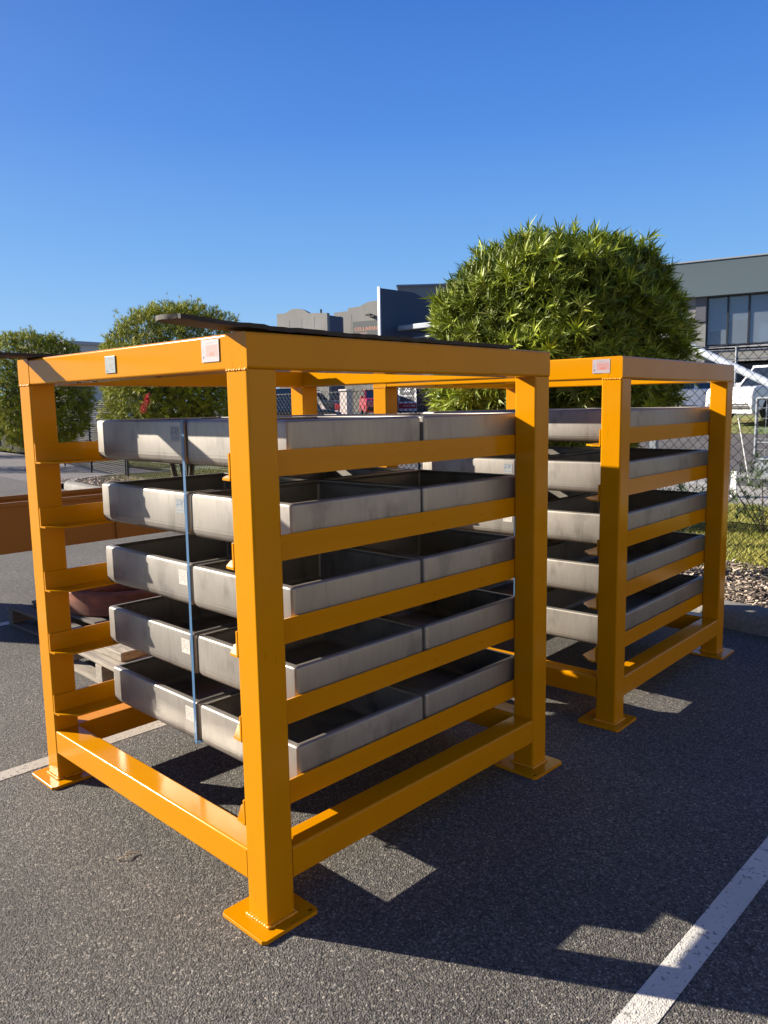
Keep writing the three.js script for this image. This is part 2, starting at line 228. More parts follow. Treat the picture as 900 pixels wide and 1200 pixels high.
// ------------------------------------------------------------------ the racks
const RW = 1.502, RD = 1.487, RH = 1.73, S = .10, PT = .012;
const HEEL = [1.325, 1.07, .812, .556, .296];
function makeRack(label) {
  const t = thing('steel_rack', label, 'rack', [0, 0, 0]);
  const Y = M.yellow, add = (n, g, m = Y, par = t) => mesh(n, g, m, par);
  const yb = RH - S;
  const post = shs(yb - PT, S, S).rotateX(Math.PI / 2);
  const plateShape = new THREE.Shape([[-.105, -.095], [-.095, -.105], [.095, -.105], [.105, -.095], [.105, .095], [.095, .105], [-.095, .105], [-.105, .095]].map(p => new THREE.Vector2(...p)));
  for (const [hx, hy] of [[.085, .085], [-.085, .085]]) { const h = new THREE.Path(); h.absarc(hx, hy, .009, 0, Math.PI * 2, true); plateShape.holes.push(h); }
  const plate = new THREE.ExtrudeGeometry(plateShape, { depth: PT - .002, bevelEnabled: true, bevelSize: .001, bevelThickness: .001, bevelSegments: 1, curveSegments: 8 }).rotateX(-Math.PI / 2).translate(0, .001, 0);
  const bead = []; for (const [dx, dz, ax] of [[0, .5, 0], [0, -.5, 0], [.5, 0, 1], [-.5, 0, 1]]) for (let i = 0; i < 9; i++) { const o = (i / 8 - .5) * S * .96; bead.push(new THREE.SphereGeometry(.0046 + .0024 * hash(i, ax * 3 + dx * 7 + dz * 5 + 20 | 0, 4), 6, 4).scale(ax ? 1 : 1.9, .8, ax ? 1.9 : 1).translate(ax ? dx * (S + .004) : o, PT + .003, ax ? o : dz * (S + .004))); }
  const weld = mergeGeometries(bead);
  for (const [x, z, ox, oz] of [[RW - S / 2, -S / 2, -.015, -.005], [S / 2, -S / 2, 0, -.005], [RW - S / 2, -RD + S / 2, 0, .01], [S / 2, -RD + S / 2, 0, .01]]) {
    add('post', post.clone().translate(x, PT + (yb - PT) / 2, z));
    const bp = add('base_plate', (z > -.5 ? plate.clone() : plate.clone().rotateY(Math.PI)).translate(x + ox, 0, z + oz)); add('weld_bead', weld.clone().translate(x, 0, z), M.weld, bp);
    const tb = []; for (let i = 0; i < 8; i++) { const o = (i / 7 - .5) * .085; tb.push(new THREE.SphereGeometry(.0042 + .002 * hash(i, 3, 8), 6, 4).scale(1.4, .8, 1).translate(x + o, yb, z + S / 2 - .001)); } add('weld_bead', tb, M.weld);
  }
  // top frame: side beams run through, front and back beams between them
  for (const x of [S / 2, RW - S / 2]) add('top_beam', shs(RD, S, S).translate(x, RH - S / 2, -RD / 2));
  for (const z of [-S / 2, -RD + S / 2]) add('top_beam', shs(RW - 2 * S - .001, S, S).rotateY(Math.PI / 2).translate(RW / 2, RH - S / 2, z - (z > -.5 ? .0015 : -.0015)));
  // bottom frame
  const y2 = .172; for (const x of [S / 2, RW - S / 2]) add('bottom_beam', shs(RD - 2 * S, S - .004, S).translate(x, y2, -RD / 2));
  for (const z of [-S / 2, -RD + S / 2]) add('bottom_beam', shs(RW - 2 * S, S - .004, S).rotateY(Math.PI / 2).translate(RW / 2, y2, z));
  // shelf angles: upright leg against the posts, flat leg inwards with cut corners
  for (const y of HEEL) for (const sd of [0, 1]) {
    const X = sd ? RW - S : S, s = sd ? -1 : 1, T = .007;
    const flat = poly([[0, 0], [s * .04, .003], [s * .1, .06], [s * .1, RD - .06], [s * .04, RD - .003], [0, RD]], T).rotateX(-Math.PI / 2);
    const up = bx(T, .078 - T, RD - .002, X + s * T / 2, y + T + (.078 - T) / 2, -RD / 2);
    const nz = flat.toNonIndexed ? flat : flat; add('shelf_angle', [nz.translate(X + s * .0005, y, 0), up]);
  }
  for (const x of [.42, .55, .98]) { const d = add('drain_hole', cyl(.009, .009, .002, 10).translate(x, yb - .0008, -S * .45), M.hole); }
  return t;
}
const rackA = makeRack('near yellow steel rack with plate-footed posts and blackened planks lying on top');
mesh('data_plate', rb(.088, .058, .002, .0009, .756, RH - .05, .0014), M.plate, rackA).userData.label = 'white printed data plate';
rackA.children.at(-1).geometry = rb(.068, .056, .003, .001, .757, RH - .053, .001); // upright plate, a little narrower
mesh('warning_label', bx(.085, .062, .0008, 1.335, RH - .042, .0009), M.warn, rackA).userData.label = 'pink and white warning sticker';
const rackB = copy(rackA, 'far yellow steel rack standing behind the near one beside the kerb');
rackB.children.find(c => c.name === 'warning_label').position.x = .065;
rackB.remove(rackB.children.find(c => c.name === 'data_plate'));
const BYAW = .0420, BX = 1.5368, BZ = -2.0269;
const cB = Math.cos(BYAW), sB = Math.sin(BYAW);
const toB = (x, z) => [BX + cB * (x - RW) + sB * z, BZ - sB * (x - RW) + cB * z];
{ const [x, z] = toB(0, 0); rackB.position.set(x, 0, z); rackB.rotation.y = BYAW; }

// ------------------------------------------------------------------ the trays
function trayGeo(w, d, h) { // folded pan: open top, rounded bottom edge, small lip turned in
  const T = .0035, R = .030, r0 = .016, prof = []; // [inset, height]
  for (let i = 0; i <= 5; i++) { const t = i / 5 * Math.PI / 2; prof.push([R - R * Math.sin(t), R - R * Math.cos(t)]); }
  prof.push([0, R + .0015], [0, h - .0145], [0, h - .013]); for (let i = 1; i <= 4; i++) { const t = i / 4 * Math.PI / 2; prof.push([.013 - .013 * Math.cos(t), h - .013 + .013 * Math.sin(t)]); }
  prof.push([.022, h], [.0225, h - T], [T + .008, h - T - .001], [T, h - .018], [T, h - .0195], [T, R + .0015], [T, R]); for (let i = 1; i <= 4; i++) { const t = Math.PI / 2 * (1 - i / 4); prof.push([R - (R - T) * Math.sin(t), R - (R - T) * Math.cos(t)]); } prof.push([R + .002, T]); prof.unshift([R + .002, 0]);
  const ring = inset => { const r = Math.max(.004, r0 - inset * .6), x = w / 2 - inset - r, z = d / 2 - inset - r, o = []; for (const [sx, sz, a0] of [[1, 1, 0], [-1, 1, .5], [-1, -1, 1], [1, -1, 1.5]]) for (let i = -1; i <= 5; i++) { const a = (a0 + Math.min(4, Math.max(0, i)) / 8) * Math.PI, e = i < 0 ? -.0015 : i > 4 ? .0015 : 0; o.push([sx * x + r * Math.cos(a) - e * Math.sin(a), sz * z + r * Math.sin(a) + e * Math.cos(a)]); } return o; };
  const pos = [], uv = [], idx = [], K = 28; let v = 0;
  prof.forEach(([ins, y], k) => { if (k) v += Math.hypot(ins - prof[k - 1][0], y - prof[k - 1][1]); const q = ring(ins); let u = 0; for (let i = 0; i <= K; i++) { const [x, z] = q[i % K]; if (i) u += Math.hypot(x - q[i - 1][0], z - q[i - 1][1]); pos.push(x, y, z); uv.push(u, v); } });
  const K1 = K + 1; for (let k = 0; k < prof.length - 1; k++) for (let i = 0; i < K; i++) { const a = k * K1 + i, b = a + K1; idx.push(a, b, a + 1, a + 1, b, b + 1); }
  const floor = (k, y, up) => { const q = ring(prof[k][0]), b = pos.length / 3; pos.push(0, y, 0); uv.push(0, 0); for (const [x, z] of q) { pos.push(x, y, z); uv.push(x, z); } for (let i = 0; i < K; i++) { const a = b + 1 + i, c = b + 1 + (i + 1) % K; up ? idx.push(b, c, a) : idx.push(b, a, c); } };
  floor(0, 0, false); floor(prof.length - 1, T, true);
  const g = new THREE.BufferGeometry(); g.setAttribute('position', new THREE.Float32BufferAttribute(pos, 3)); g.setAttribute('uv', new THREE.Float32BufferAttribute(uv, 2)); g.setIndex(idx); return toCreasedNormals(g, .62);
}
const TH = .158, TY = .007;
const tg = [trayGeo(.642, .61, TH), trayGeo(.558, .61, TH)], tgLong = [trayGeo(.642, 1.235, TH), trayGeo(.558, 1.235, TH)];
const LV = ['top', 'second highest', 'middle', 'second lowest', 'bottom'];
const jit = s => (hash(s, 7, 3) - .5);
function fillRack(which, place, turn) {
  HEEL.forEach((y, l) => { for (let i = 0; i < 2; i++) for (let j = 0; j < (which ? 1 : 2); j++) {
    const id = l * 4 + i * 2 + j + which * 40, cx = (i ? 1.109 : .497) + .003 * jit(id), cz = -(which ? .838 : j ? 1.15 : .528) + .008 * jit(id + 3);
    const lab = `${which ? 'long' : j ? 'back' : 'front'} ${i ? 'right' : 'left'} steel tray on the ${LV[l]} shelf of the ${which ? 'far' : 'near'} rack`;
    const [px, pz] = place(cx, cz); const t = mesh('steel_tray', (which ? tgLong : tg)[i], M.steel[(id * 7 + l) % 3]); t.position.set(px, y + TY, pz); t.rotation.y = turn + .006 * jit(id + 9);
    tag(t, lab, 'tray', which ? 'steel trays in the far rack' : 'steel trays in the near rack');
    if (!i && !j) { const s = mesh('sticker', bx(.055, .054, .0008), l < 2 ? M.marker : M.label, t); s.position.set(.270, l < 2 ? .108 : .104, which ? .6181 : .3056); if (l === 0) s.position.y = .11; s.userData.label = l < 2 ? 'blue pen marks' : 'white printed sticker'; }
  } });
}
fillRack(0, (x, z) => [x, z], 0); fillRack(1, toB, BYAW);

// blue straps round the front pair of trays
function makeStrap(label, place, turn) {
  const t = thing('packing_strap', label, 'strap'); const top = HEEL[0] + TY + TH + .0015, bot = HEEL[4] + TY + .006, zf = -.2155, zb = -1.462, x0 = .826, x1 = .812, th = .0012, w = .015;
  const h = top - bot, lean = Math.atan2(x0 - x1, h);
  mesh('band', [bx(w, h, th).rotateZ(-lean).translate((x0 + x1) / 2, (top + bot) / 2, zf), bx(w, th, zf - zb, x0, top, (zf + zb) / 2), bx(w, h, th).rotateZ(-lean).translate((x0 + x1) / 2, (top + bot) / 2, zb), bx(w, th, zf - zb, x1, bot, (zf + zb) / 2)], M.strap, t);
  mesh('buckle', rb(.026, .003, .03, .001, x0, top + .0025, zf - .06), std(C(.25, .26, .28), .4, { metalness: .7 }), t);
  const [px, pz] = place(0, 0); t.position.set(px, 0, pz); t.rotation.y = turn;
}
makeStrap('blue plastic strap round the trays in the near rack', (x, z) => [x, z], 0); makeStrap('blue plastic strap round the trays in the far rack', toB, BYAW);

// two dark planks on the near rack
M.plank = (() => { const t = tex(256, (u, v) => { const g = fbm(u * 40, v * 4, 40, 81, 4), b = fbm(u * 6, v * 6, 6, 85, 3); const k = .17 + .14 * (g - .5) + .10 * (b - .5); return [k * 1.1, k * .94, k * .82]; }, true, 1.5); return std(C(.9, .85, .8), .75, { map: t }); })();
function plank(label, x0, x1, z0, z1, lift, turn) {
  const nx = 6, nz = 60, w = x1 - x0, L = z0 - z1, g = new THREE.BoxGeometry(w, .012, L, nx, 2, nz), p = g.attributes.position;
  for (let i = 0; i < p.count; i++) { const x = p.getX(i), z = p.getZ(i), f = (z + L / 2) / L; let e = 0; if (Math.abs(x) > w * .45) e = (hash(Math.round(z * 40), x > 0 ? 1 : 2, 91) - .5) * .012; p.setX(i, x + e); p.setY(i, p.getY(i) + lift * Math.pow(f, 6) + (hash(Math.round(x * 60), Math.round(z * 30), 92) - .5) * .003); if (f > .999) p.setZ(i, z + (hash(Math.round(x * 70), 5, 93) - .5) * .02); }
  g.computeVertexNormals(); const m = mesh('timber_plank', g, M.plank); m.position.set((x0 + x1) / 2, RH + .0085, (z0 + z1) / 2); m.rotation.y = turn; return tag(m, label, 'plank');
}
plank('dark weathered plank along the right top edge of the near rack', 1.385, 1.497, .20, -1.24, .019, 0);
plank('dark weathered plank across the left end of the near rack, jutting out', .045, .195, .62, -1.3, .006, 0);

// ------------------------------------------------------------------ things on the car park behind
M.bin = phy(C(.19, .080, .004), .55, { clearcoat: .2, clearcoatRoughness: .3 });
{ const t = thing('steel_trough', 'long yellow steel trough propped on trestles behind the near rack', 'trough', [-2.11, 0, 0]);
  const L0 = -.28, L1 = -2.34, L = L0 - L1, zc = (L0 + L1) / 2, H = .935, D = .48, y0 = .60, h = H - y0, ym = (H + y0) / 2;
  mesh('front_wall', bx(.005, h, L, -.015, ym, zc), M.bin, t); mesh('back_wall', bx(.005, h, L, -D + .015, ym, zc), M.bin, t);
  for (const z of [L0 - .003, L1 + .003]) mesh('end_wall', bx(D - .036, h, .005, -D / 2, ym, z), M.bin, t);
  mesh('floor_plate', bx(D - .036, .005, L - .012, -D / 2, y0 + .03, zc), M.bin, t);
  for (const x of [-.015, -D + .015]) mesh('rim', shs(L + .02, .036, .03, .005).translate(x, H - .012, zc), M.bin, t);
  for (const z of [-1.46, -2.1]) mesh('rib', bx(.016, h - .04, .006, -.004, ym - .02, z), M.bin, t);
}
for (const z of [-1.08, -2.22]) { const t = thing('steel_stand', z > -1.5 ? 'single post stand under the left end of the yellow trough' : 'single post stand under the right end of the yellow trough', 'stand', [-2.35, 0, z]); mesh('post', shs(.58, .06, .06, .005).rotateX(Math.PI / 2).translate(0, .30, 0), M.bin, t); mesh('base_plate', bx(.2, .012, .12, 0, .006, 0), M.bin, t); }
M.wood = [0, 1, 2].map(k => { const t = tex(256, (u, v) => { const g = fbm(u * 3, v * 50, 50, 120 + k * 9, 4), b = fbm(u * 5, v * 5, 5, 125 + k, 3); const c = .62 + .35 * (g - .5) + .25 * (b - .5); return [c, c * .95, c * .87]; }, true, 1.2); return std(C(.75, .73, .70), .85, { map: t }); });
M.darkWood = M.wood.map(m => { const q = m.clone(); q.color = C(.30, .29, .29); return q; });
function pallet(label, x, z, turn, w = 1.16, d = 1.16, wood = M.wood) {
  const t = thing('timber_pallet', label, 'pallet', [x, 0, z], turn);
  for (let i = 0; i < 7; i++) mesh('board', rb(w, .02, .095, .003, rr(-.01, .01), .135 + .001 * i % .003, -d / 2 + .048 + i * (d - .096) / 6, 1), wood[i % 3], t);
  for (let i = 0; i < 3; i++) mesh('bearer', rb(.08, .095, d, .004, -w / 2 + .04 + i * (w - .08) / 2, .0735, 0, 1), wood[(i + 1) % 3], t);
  for (let i = 0; i < 3; i++) mesh('bottom_board', rb(w, .02, .09, .003, 0, .014, -d / 2 + .05 + i * (d - .1) / 2, 1), wood[i % 3], t);
}
pallet('grey timber pallet under the rusty steel ring', -2.02, -1.42, .02, 1.16, 1.16, M.darkWood); pallet('pale timber pallet carrying the white slab behind the left post', -.86, -1.24, -.03, 1.1, 1.15);
M.rust = (() => { const t = tex(256, (u, v) => { const g = fbm(u * 6, v * 6, 6, 141, 5), f = fbm(u * 40, v * 40, 40, 147, 3); const k = .38 + .35 * (g - .5) + .2 * (f - .5); return [k * 1.15, k * .72, k * .55]; }, true, 1); return std(C(.9, .85, .8), .7, { map: t, metalness: .15 }); })();
{ const m = mesh('steel_ring', new THREE.LatheGeometry([[.30, 0], [.44, 0], [.45, .01], [.45, .15], [.44, .165], [.42, .168], [.40, .16], [.33, .09], [.30, .08], [.295, .07], [.295, .01], [.30, 0]].map(p => new THREE.Vector2(...p)), 48), M.rust); m.geometry = toCreasedNormals(m.geometry, .5); m.position.set(-2.02, .147, -1.47); tag(m, 'rusty brown steel ring lying on the grey pallet', 'steel ring'); }
{ const m = mesh('stone_slab', rb(.36, .05, .27, .006), std(C(.72, .70, .66), .8, { map: M.wood[1].map })); m.position.set(-.93, .172, -.87); m.rotation.y = .02; tag(m, 'white flat slab lying on the pale pallet', 'slab'); }
{ // a stack beyond the left edge whose shadow crosses the asphalt
  for (let i = 0; i < 10; i++) pallet(`grey timber pallet in the tall stack left of the yellow trough, ${['lowest', 'second', 'third', 'fourth', 'fifth', 'sixth', 'seventh', 'eighth', 'ninth', 'topmost'][i]}${i && i < 9 ? ' from the ground' : ''}`, -4.85 + .03 * jit(i), .28, .54 + .04 * jit(i + 5), .5, .9), scene.children.at(-1).position.y = i * .147;
}

{ const P = [.82, 0, .12], m = mesh('dry_twig', new THREE.TubeGeometry(new THREE.CatmullRomCurve3([[0, .004, 0], [.012, .012, -.02], [.006, .010, -.045], [.018, .005, -.07]].map(q => new THREE.Vector3(...q))), 10, .0022, 5), std(C(.42, .34, .2), .9)); m.position.set(...P); tag(m, 'tiny dry twig on the asphalt in front of the near rack', 'twig'); }
// ------------------------------------------------------------------ fence
M.black = std(C(.02, .021, .022), .5);
function fence(label, pts, h, near) {
  const t = thing('chain_link_fence', label, 'fence'); const wires = []; const wr = near;
  for (let s = 0; s < pts.length - 1; s++) {
    const [ax, az] = pts[s], [bx_, bz] = pts[s + 1], L = Math.hypot(bx_ - ax, bz - az), dx = (bx_ - ax) / L, dz = (bz - az) / L;
    const n = Math.round(L / 3.0); for (let i = 0; i <= n; i++) { if (s && !i) continue; const o = L * i / n; mesh('post', [cyl(.024, .024, h + .05, 10).translate(ax + dx * o, (h + .05) / 2, az + dz * o), new THREE.SphereGeometry(.028, 8, 5).translate(ax + dx * o, h + .05, az + dz * o)], M.black, t); }
    for (const y of [.12, .48, h - .02]) mesh('tension_wire', bar([ax - dz * .03, y, az + dx * .03], [bx_ - dz * .03, y, bz + dx * .03], .004, 5), M.black, t);
    const D = .092, y0 = .08, H = h - y0; // diamond width
    for (let o = -H; o < L; o += D) for (const sg of [1, -1]) {
      let u0 = sg > 0 ? o : o + H, u1 = sg > 0 ? o + H : o, v0 = y0, v1 = h; // clip to 0..L
      const cl = (ua, va, ub, vb, lim) => va + (vb - va) * (lim - ua) / (ub - ua); let a = [u0, v0], b = [u1, v1];
      if (Math.max(a[0], b[0]) <= 0 || Math.min(a[0], b[0]) >= L) continue;
      const f = p => { if (p[0] < 0) { const v = cl(u0, v0, u1, v1, 0); return [0, v]; } if (p[0] > L) return [L, cl(u0, v0, u1, v1, L)]; return p; }; a = f(a); b = f(b);
      if (Math.abs(a[1] - b[1]) < .01) continue; const off = .03 + .003 * sg;
      wires.push(bar([ax + dx * a[0] - dz * off, a[1], az + dz * a[0] + dx * off], [ax + dx * b[0] - dz * off, b[1], az + dz * b[0] + dx * off], wr, 4));
    }
  }
  tag(mesh('chain_link_mesh', wires, M.black, t), null, null, null, 'stuff');
}
fence('black chain link fence behind the kerb and mulch bed on the right', [[5.5, -5.08], [-1, -5.83]], 2.0, .0021);
fence('black chain link fence running behind the left trees and trays', [[-1.1, -5.84], [-12.5, -7.14]], 1.75, .0038);
fence('black chain link fence beyond the driveway at the left edge', [[-12.7, -7.2], [-28, -10.75], [-48, -15.2]], 1.75, .0065);

// ------------------------------------------------------------------ trees
function sprigGeo(n, len, wid, s0) { const pos = [], idx = []; const o = new THREE.Object3D(), v = new THREE.Vector3();
  for (let i = 0; i < n; i++) { const az = i * 2.4 + rr(-.3, .3), tilt = rr(.35, 1.25), y = rr(0, .5) * len * 1.2, l = len * rr(.7, 1.15), w = wid * rr(.8, 1.2); o.rotation.set(0, az, 0); o.updateMatrix(); const b = pos.length / 3;
    const P = (t, side, drop) => { const r = Math.sin(tilt) * l * t, h = y + Math.cos(tilt) * l * t - drop * l; v.set(side * w, h, r).applyMatrix4(o.matrix); pos.push(v.x, v.y, v.z); };
    P(0, 0, 0); P(.4, -.5, .0); P(.4, .5, .0); P(1, 0, .12); idx.push(b, b + 2, b + 1, b + 1, b + 2, b + 3); }
  for (let i = 0; i < 3; i++) { const a = i * 2.1, b = pos.length / 3, r = .0022; pos.push(Math.cos(a) * r, -len * .8, Math.sin(a) * r, Math.cos(a + 2.1) * r, -len * .8, Math.sin(a + 2.1) * r, 0, len * .7, 0); idx.push(b, b + 1, b + 2); }
  const g = new THREE.BufferGeometry(); g.setAttribute('position', new THREE.Float32BufferAttribute(pos, 3)); g.setIndex(idx); g.computeVertexNormals(); return g; }
M.leaf = phy(C(1, 1, 1), .45, { side: THREE.DoubleSide, transmission: .28, thickness: 0, specularIntensity: .4 });
M.bark = (() => { const t = tex(128, (u, v) => { const k = .42 + .5 * (fbm(u * 20, v * 5, 20, 161, 4) - .5); return [k * 1.05, k * .93, k * .82]; }, true, 2); return std(C(.45, .42, .38), .95, { map: t, bumpMap: t, bumpScale: .01 }); })();
M.leafSmall = phy(C(1, 1, 1), .65, { side: THREE.DoubleSide, transmission: .3, thickness: 0, specularIntensity: .25 });
const sprigs = [sprigGeo(14, .102, .0105), sprigGeo(11, .065, .0085)];
function tree(label, p, w, d, hTop, hBot, count, kind, lean = [0, 0]) {
  const t = thing('clipped_tree', label, 'tree', p, 0, 'clipped round trees in the bed by the fence'); const cy = (hTop + hBot) / 2, ch = (hTop - hBot) / 2;
  const tr = []; const stems = 2 + Math.floor(rr(0, 2)); for (let k = 0; k < stems; k++) { const a = k * 2.3 + rr(0, 1), c = new THREE.CatmullRomCurve3([[rr(-.05, .05), 0, rr(-.05, .05)], [Math.cos(a) * .1, hBot * .6, Math.sin(a) * .1], [Math.cos(a) * .28, cy - ch * .2, Math.sin(a) * .28], [Math.cos(a) * .5 * w / 2, cy + ch * .5, Math.sin(a) * .5 * d / 2]].map(q => new THREE.Vector3(...q)));
    const g = new THREE.TubeGeometry(c, 14, .045, 7), pp = g.attributes.position; for (let i = 0; i < pp.count; i++) { const s = Math.floor(i / 8) / 14, q = c.getPointAt(s); const sc = 1 - .75 * s; pp.setXYZ(i, q.x + (pp.getX(i) - q.x) * sc, q.y + (pp.getY(i) - q.y) * sc, q.z + (pp.getZ(i) - q.z) * sc); } g.computeVertexNormals(); tr.push(g);
    for (let j = 0; j < 7; j++) { const q = c.getPointAt(rr(.45, .95)), b = rr(0, 6.28), e = new THREE.Vector3(q.x + Math.cos(b) * w * .3, q.y + rr(.05, .5), q.z + Math.sin(b) * d * .3); tr.push(bar(q.toArray(), e.toArray(), .009, 5)); } }
  mesh('trunk', tr, M.bark, t);
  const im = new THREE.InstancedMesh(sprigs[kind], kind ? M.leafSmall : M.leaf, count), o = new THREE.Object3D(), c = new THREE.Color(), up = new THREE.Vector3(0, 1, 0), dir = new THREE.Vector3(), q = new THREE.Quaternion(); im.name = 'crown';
  const sd = Math.floor(rr(0, 900)); const lump = (x, y, z) => fbm(x * 1.7 + 40 + z * .9, y * 1.7 + 40 - z * 1.1, 991, sd, 3);
  for (let i = 0; i < count; i++) {
    dir.set(rr(-1, 1), rr(-1, 1), rr(-1, 1)); while (dir.lengthSq() > 1 || dir.lengthSq() < .05) dir.set(rr(-1, 1), rr(-1, 1), rr(-1, 1)); dir.normalize();
    const n4 = Math.pow(Math.pow(Math.abs(dir.x), 2.9) + Math.pow(Math.abs(dir.y), 2.9) + Math.pow(Math.abs(dir.z), 2.9), -1 / 2.9); // clipped, slightly boxy outline
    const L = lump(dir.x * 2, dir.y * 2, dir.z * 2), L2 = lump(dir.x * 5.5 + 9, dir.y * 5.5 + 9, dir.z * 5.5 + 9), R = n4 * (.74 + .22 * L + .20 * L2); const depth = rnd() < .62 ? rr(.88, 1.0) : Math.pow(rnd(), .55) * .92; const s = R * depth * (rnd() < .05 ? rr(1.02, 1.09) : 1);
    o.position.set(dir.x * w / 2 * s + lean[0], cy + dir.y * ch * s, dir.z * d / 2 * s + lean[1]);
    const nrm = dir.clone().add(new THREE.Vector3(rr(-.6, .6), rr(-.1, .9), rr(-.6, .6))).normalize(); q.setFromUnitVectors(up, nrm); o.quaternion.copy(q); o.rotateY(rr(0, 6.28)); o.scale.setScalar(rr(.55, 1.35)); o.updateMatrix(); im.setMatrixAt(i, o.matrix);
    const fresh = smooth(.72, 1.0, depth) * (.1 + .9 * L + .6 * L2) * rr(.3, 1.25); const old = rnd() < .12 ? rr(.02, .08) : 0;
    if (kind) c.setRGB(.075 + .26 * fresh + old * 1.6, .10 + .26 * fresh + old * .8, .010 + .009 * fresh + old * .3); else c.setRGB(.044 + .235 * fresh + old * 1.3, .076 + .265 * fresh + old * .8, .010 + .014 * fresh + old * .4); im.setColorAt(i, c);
  }
  im.castShadow = im.receiveShadow = true; tag(im, null, null, null, 'stuff'); t.add(im); return t;
}
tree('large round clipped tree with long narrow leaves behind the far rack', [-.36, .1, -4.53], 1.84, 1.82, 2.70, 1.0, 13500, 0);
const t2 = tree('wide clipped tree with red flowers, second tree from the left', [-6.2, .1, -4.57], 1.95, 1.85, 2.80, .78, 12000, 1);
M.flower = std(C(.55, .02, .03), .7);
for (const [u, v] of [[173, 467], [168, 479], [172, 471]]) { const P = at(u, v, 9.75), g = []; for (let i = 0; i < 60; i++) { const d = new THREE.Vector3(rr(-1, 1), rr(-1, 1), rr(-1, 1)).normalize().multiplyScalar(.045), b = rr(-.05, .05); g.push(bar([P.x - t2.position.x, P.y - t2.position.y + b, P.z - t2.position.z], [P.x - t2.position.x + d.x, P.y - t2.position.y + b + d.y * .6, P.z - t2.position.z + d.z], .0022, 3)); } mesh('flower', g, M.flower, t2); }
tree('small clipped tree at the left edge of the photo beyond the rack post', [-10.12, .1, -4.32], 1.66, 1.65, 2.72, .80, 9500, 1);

tree('clipped tree past the left edge, shading the driveway near the kerb end', [-22, 0, -5.4], 2.2, 2.2, 3.0, .7, 4500, 1); tree('clipped tree past the left edge, shading the driveway near its far fence', [-28.6, 0, -7.9], 2.4, 2.4, 3.1, .7, 4500, 1);
// ------------------------------------------------------------------ plants behind the fence on the right
function bush(name, label, cat, P, w, h, count, col, kind = 0, group) {
  const t = thing(name, label, cat, P, 0, group); const st = []; for (let i = 0; i < 9; i++) { const a = rr(0, 6.28), r = w * rr(.2, .45); st.push(bar([rr(-.05, .05), 0, rr(-.05, .05)], [Math.cos(a) * r, h * rr(.5, .95), Math.sin(a) * r], .006, 5)); } mesh('stem', st, M.bark, t);
  const im = new THREE.InstancedMesh(sprigs[kind], M.leaf, count), o = new THREE.Object3D(), c = new THREE.Color(); im.name = 'foliage';
  for (let i = 0; i < count; i++) { const a = rr(0, 6.28), r = Math.sqrt(rnd()) * w / 2, y = h * rr(.12, 1) * (1 - .35 * (r / (w / 2)) ** 2); o.position.set(Math.cos(a) * r, y, Math.sin(a) * r); o.rotation.set(rr(-.9, .9), rr(0, 6.28), rr(-.9, .9)); o.scale.setScalar(rr(.6, 1.1)); o.updateMatrix(); im.setMatrixAt(i, o.matrix); const k = rr(.5, 1.3); im.setColorAt(i, c.setRGB(col[0] * k, col[1] * k, col[2] * k)); }
  im.castShadow = im.receiveShadow = true; tag(im, null, null, null, 'stuff'); t.add(im); return t;
}
bush('shrub', 'loose green shrub with thin stems behind the fence on the right', 'shrub', [.30, .06, -7.7], 1.0, .85, 170, [.08, .12, .04]);
bush('shrub', 'low dark shrub at the foot of the fence post behind the far rack', 'shrub', [-.55, .06, -7.5], .8, .5, 160, [.05, .08, .03]);
bush('shrub', 'small leafy shrub behind the fence at the right edge', 'shrub', [1.2, .06, -7.9], .9, .8, 150, [.07, .11, .035]);

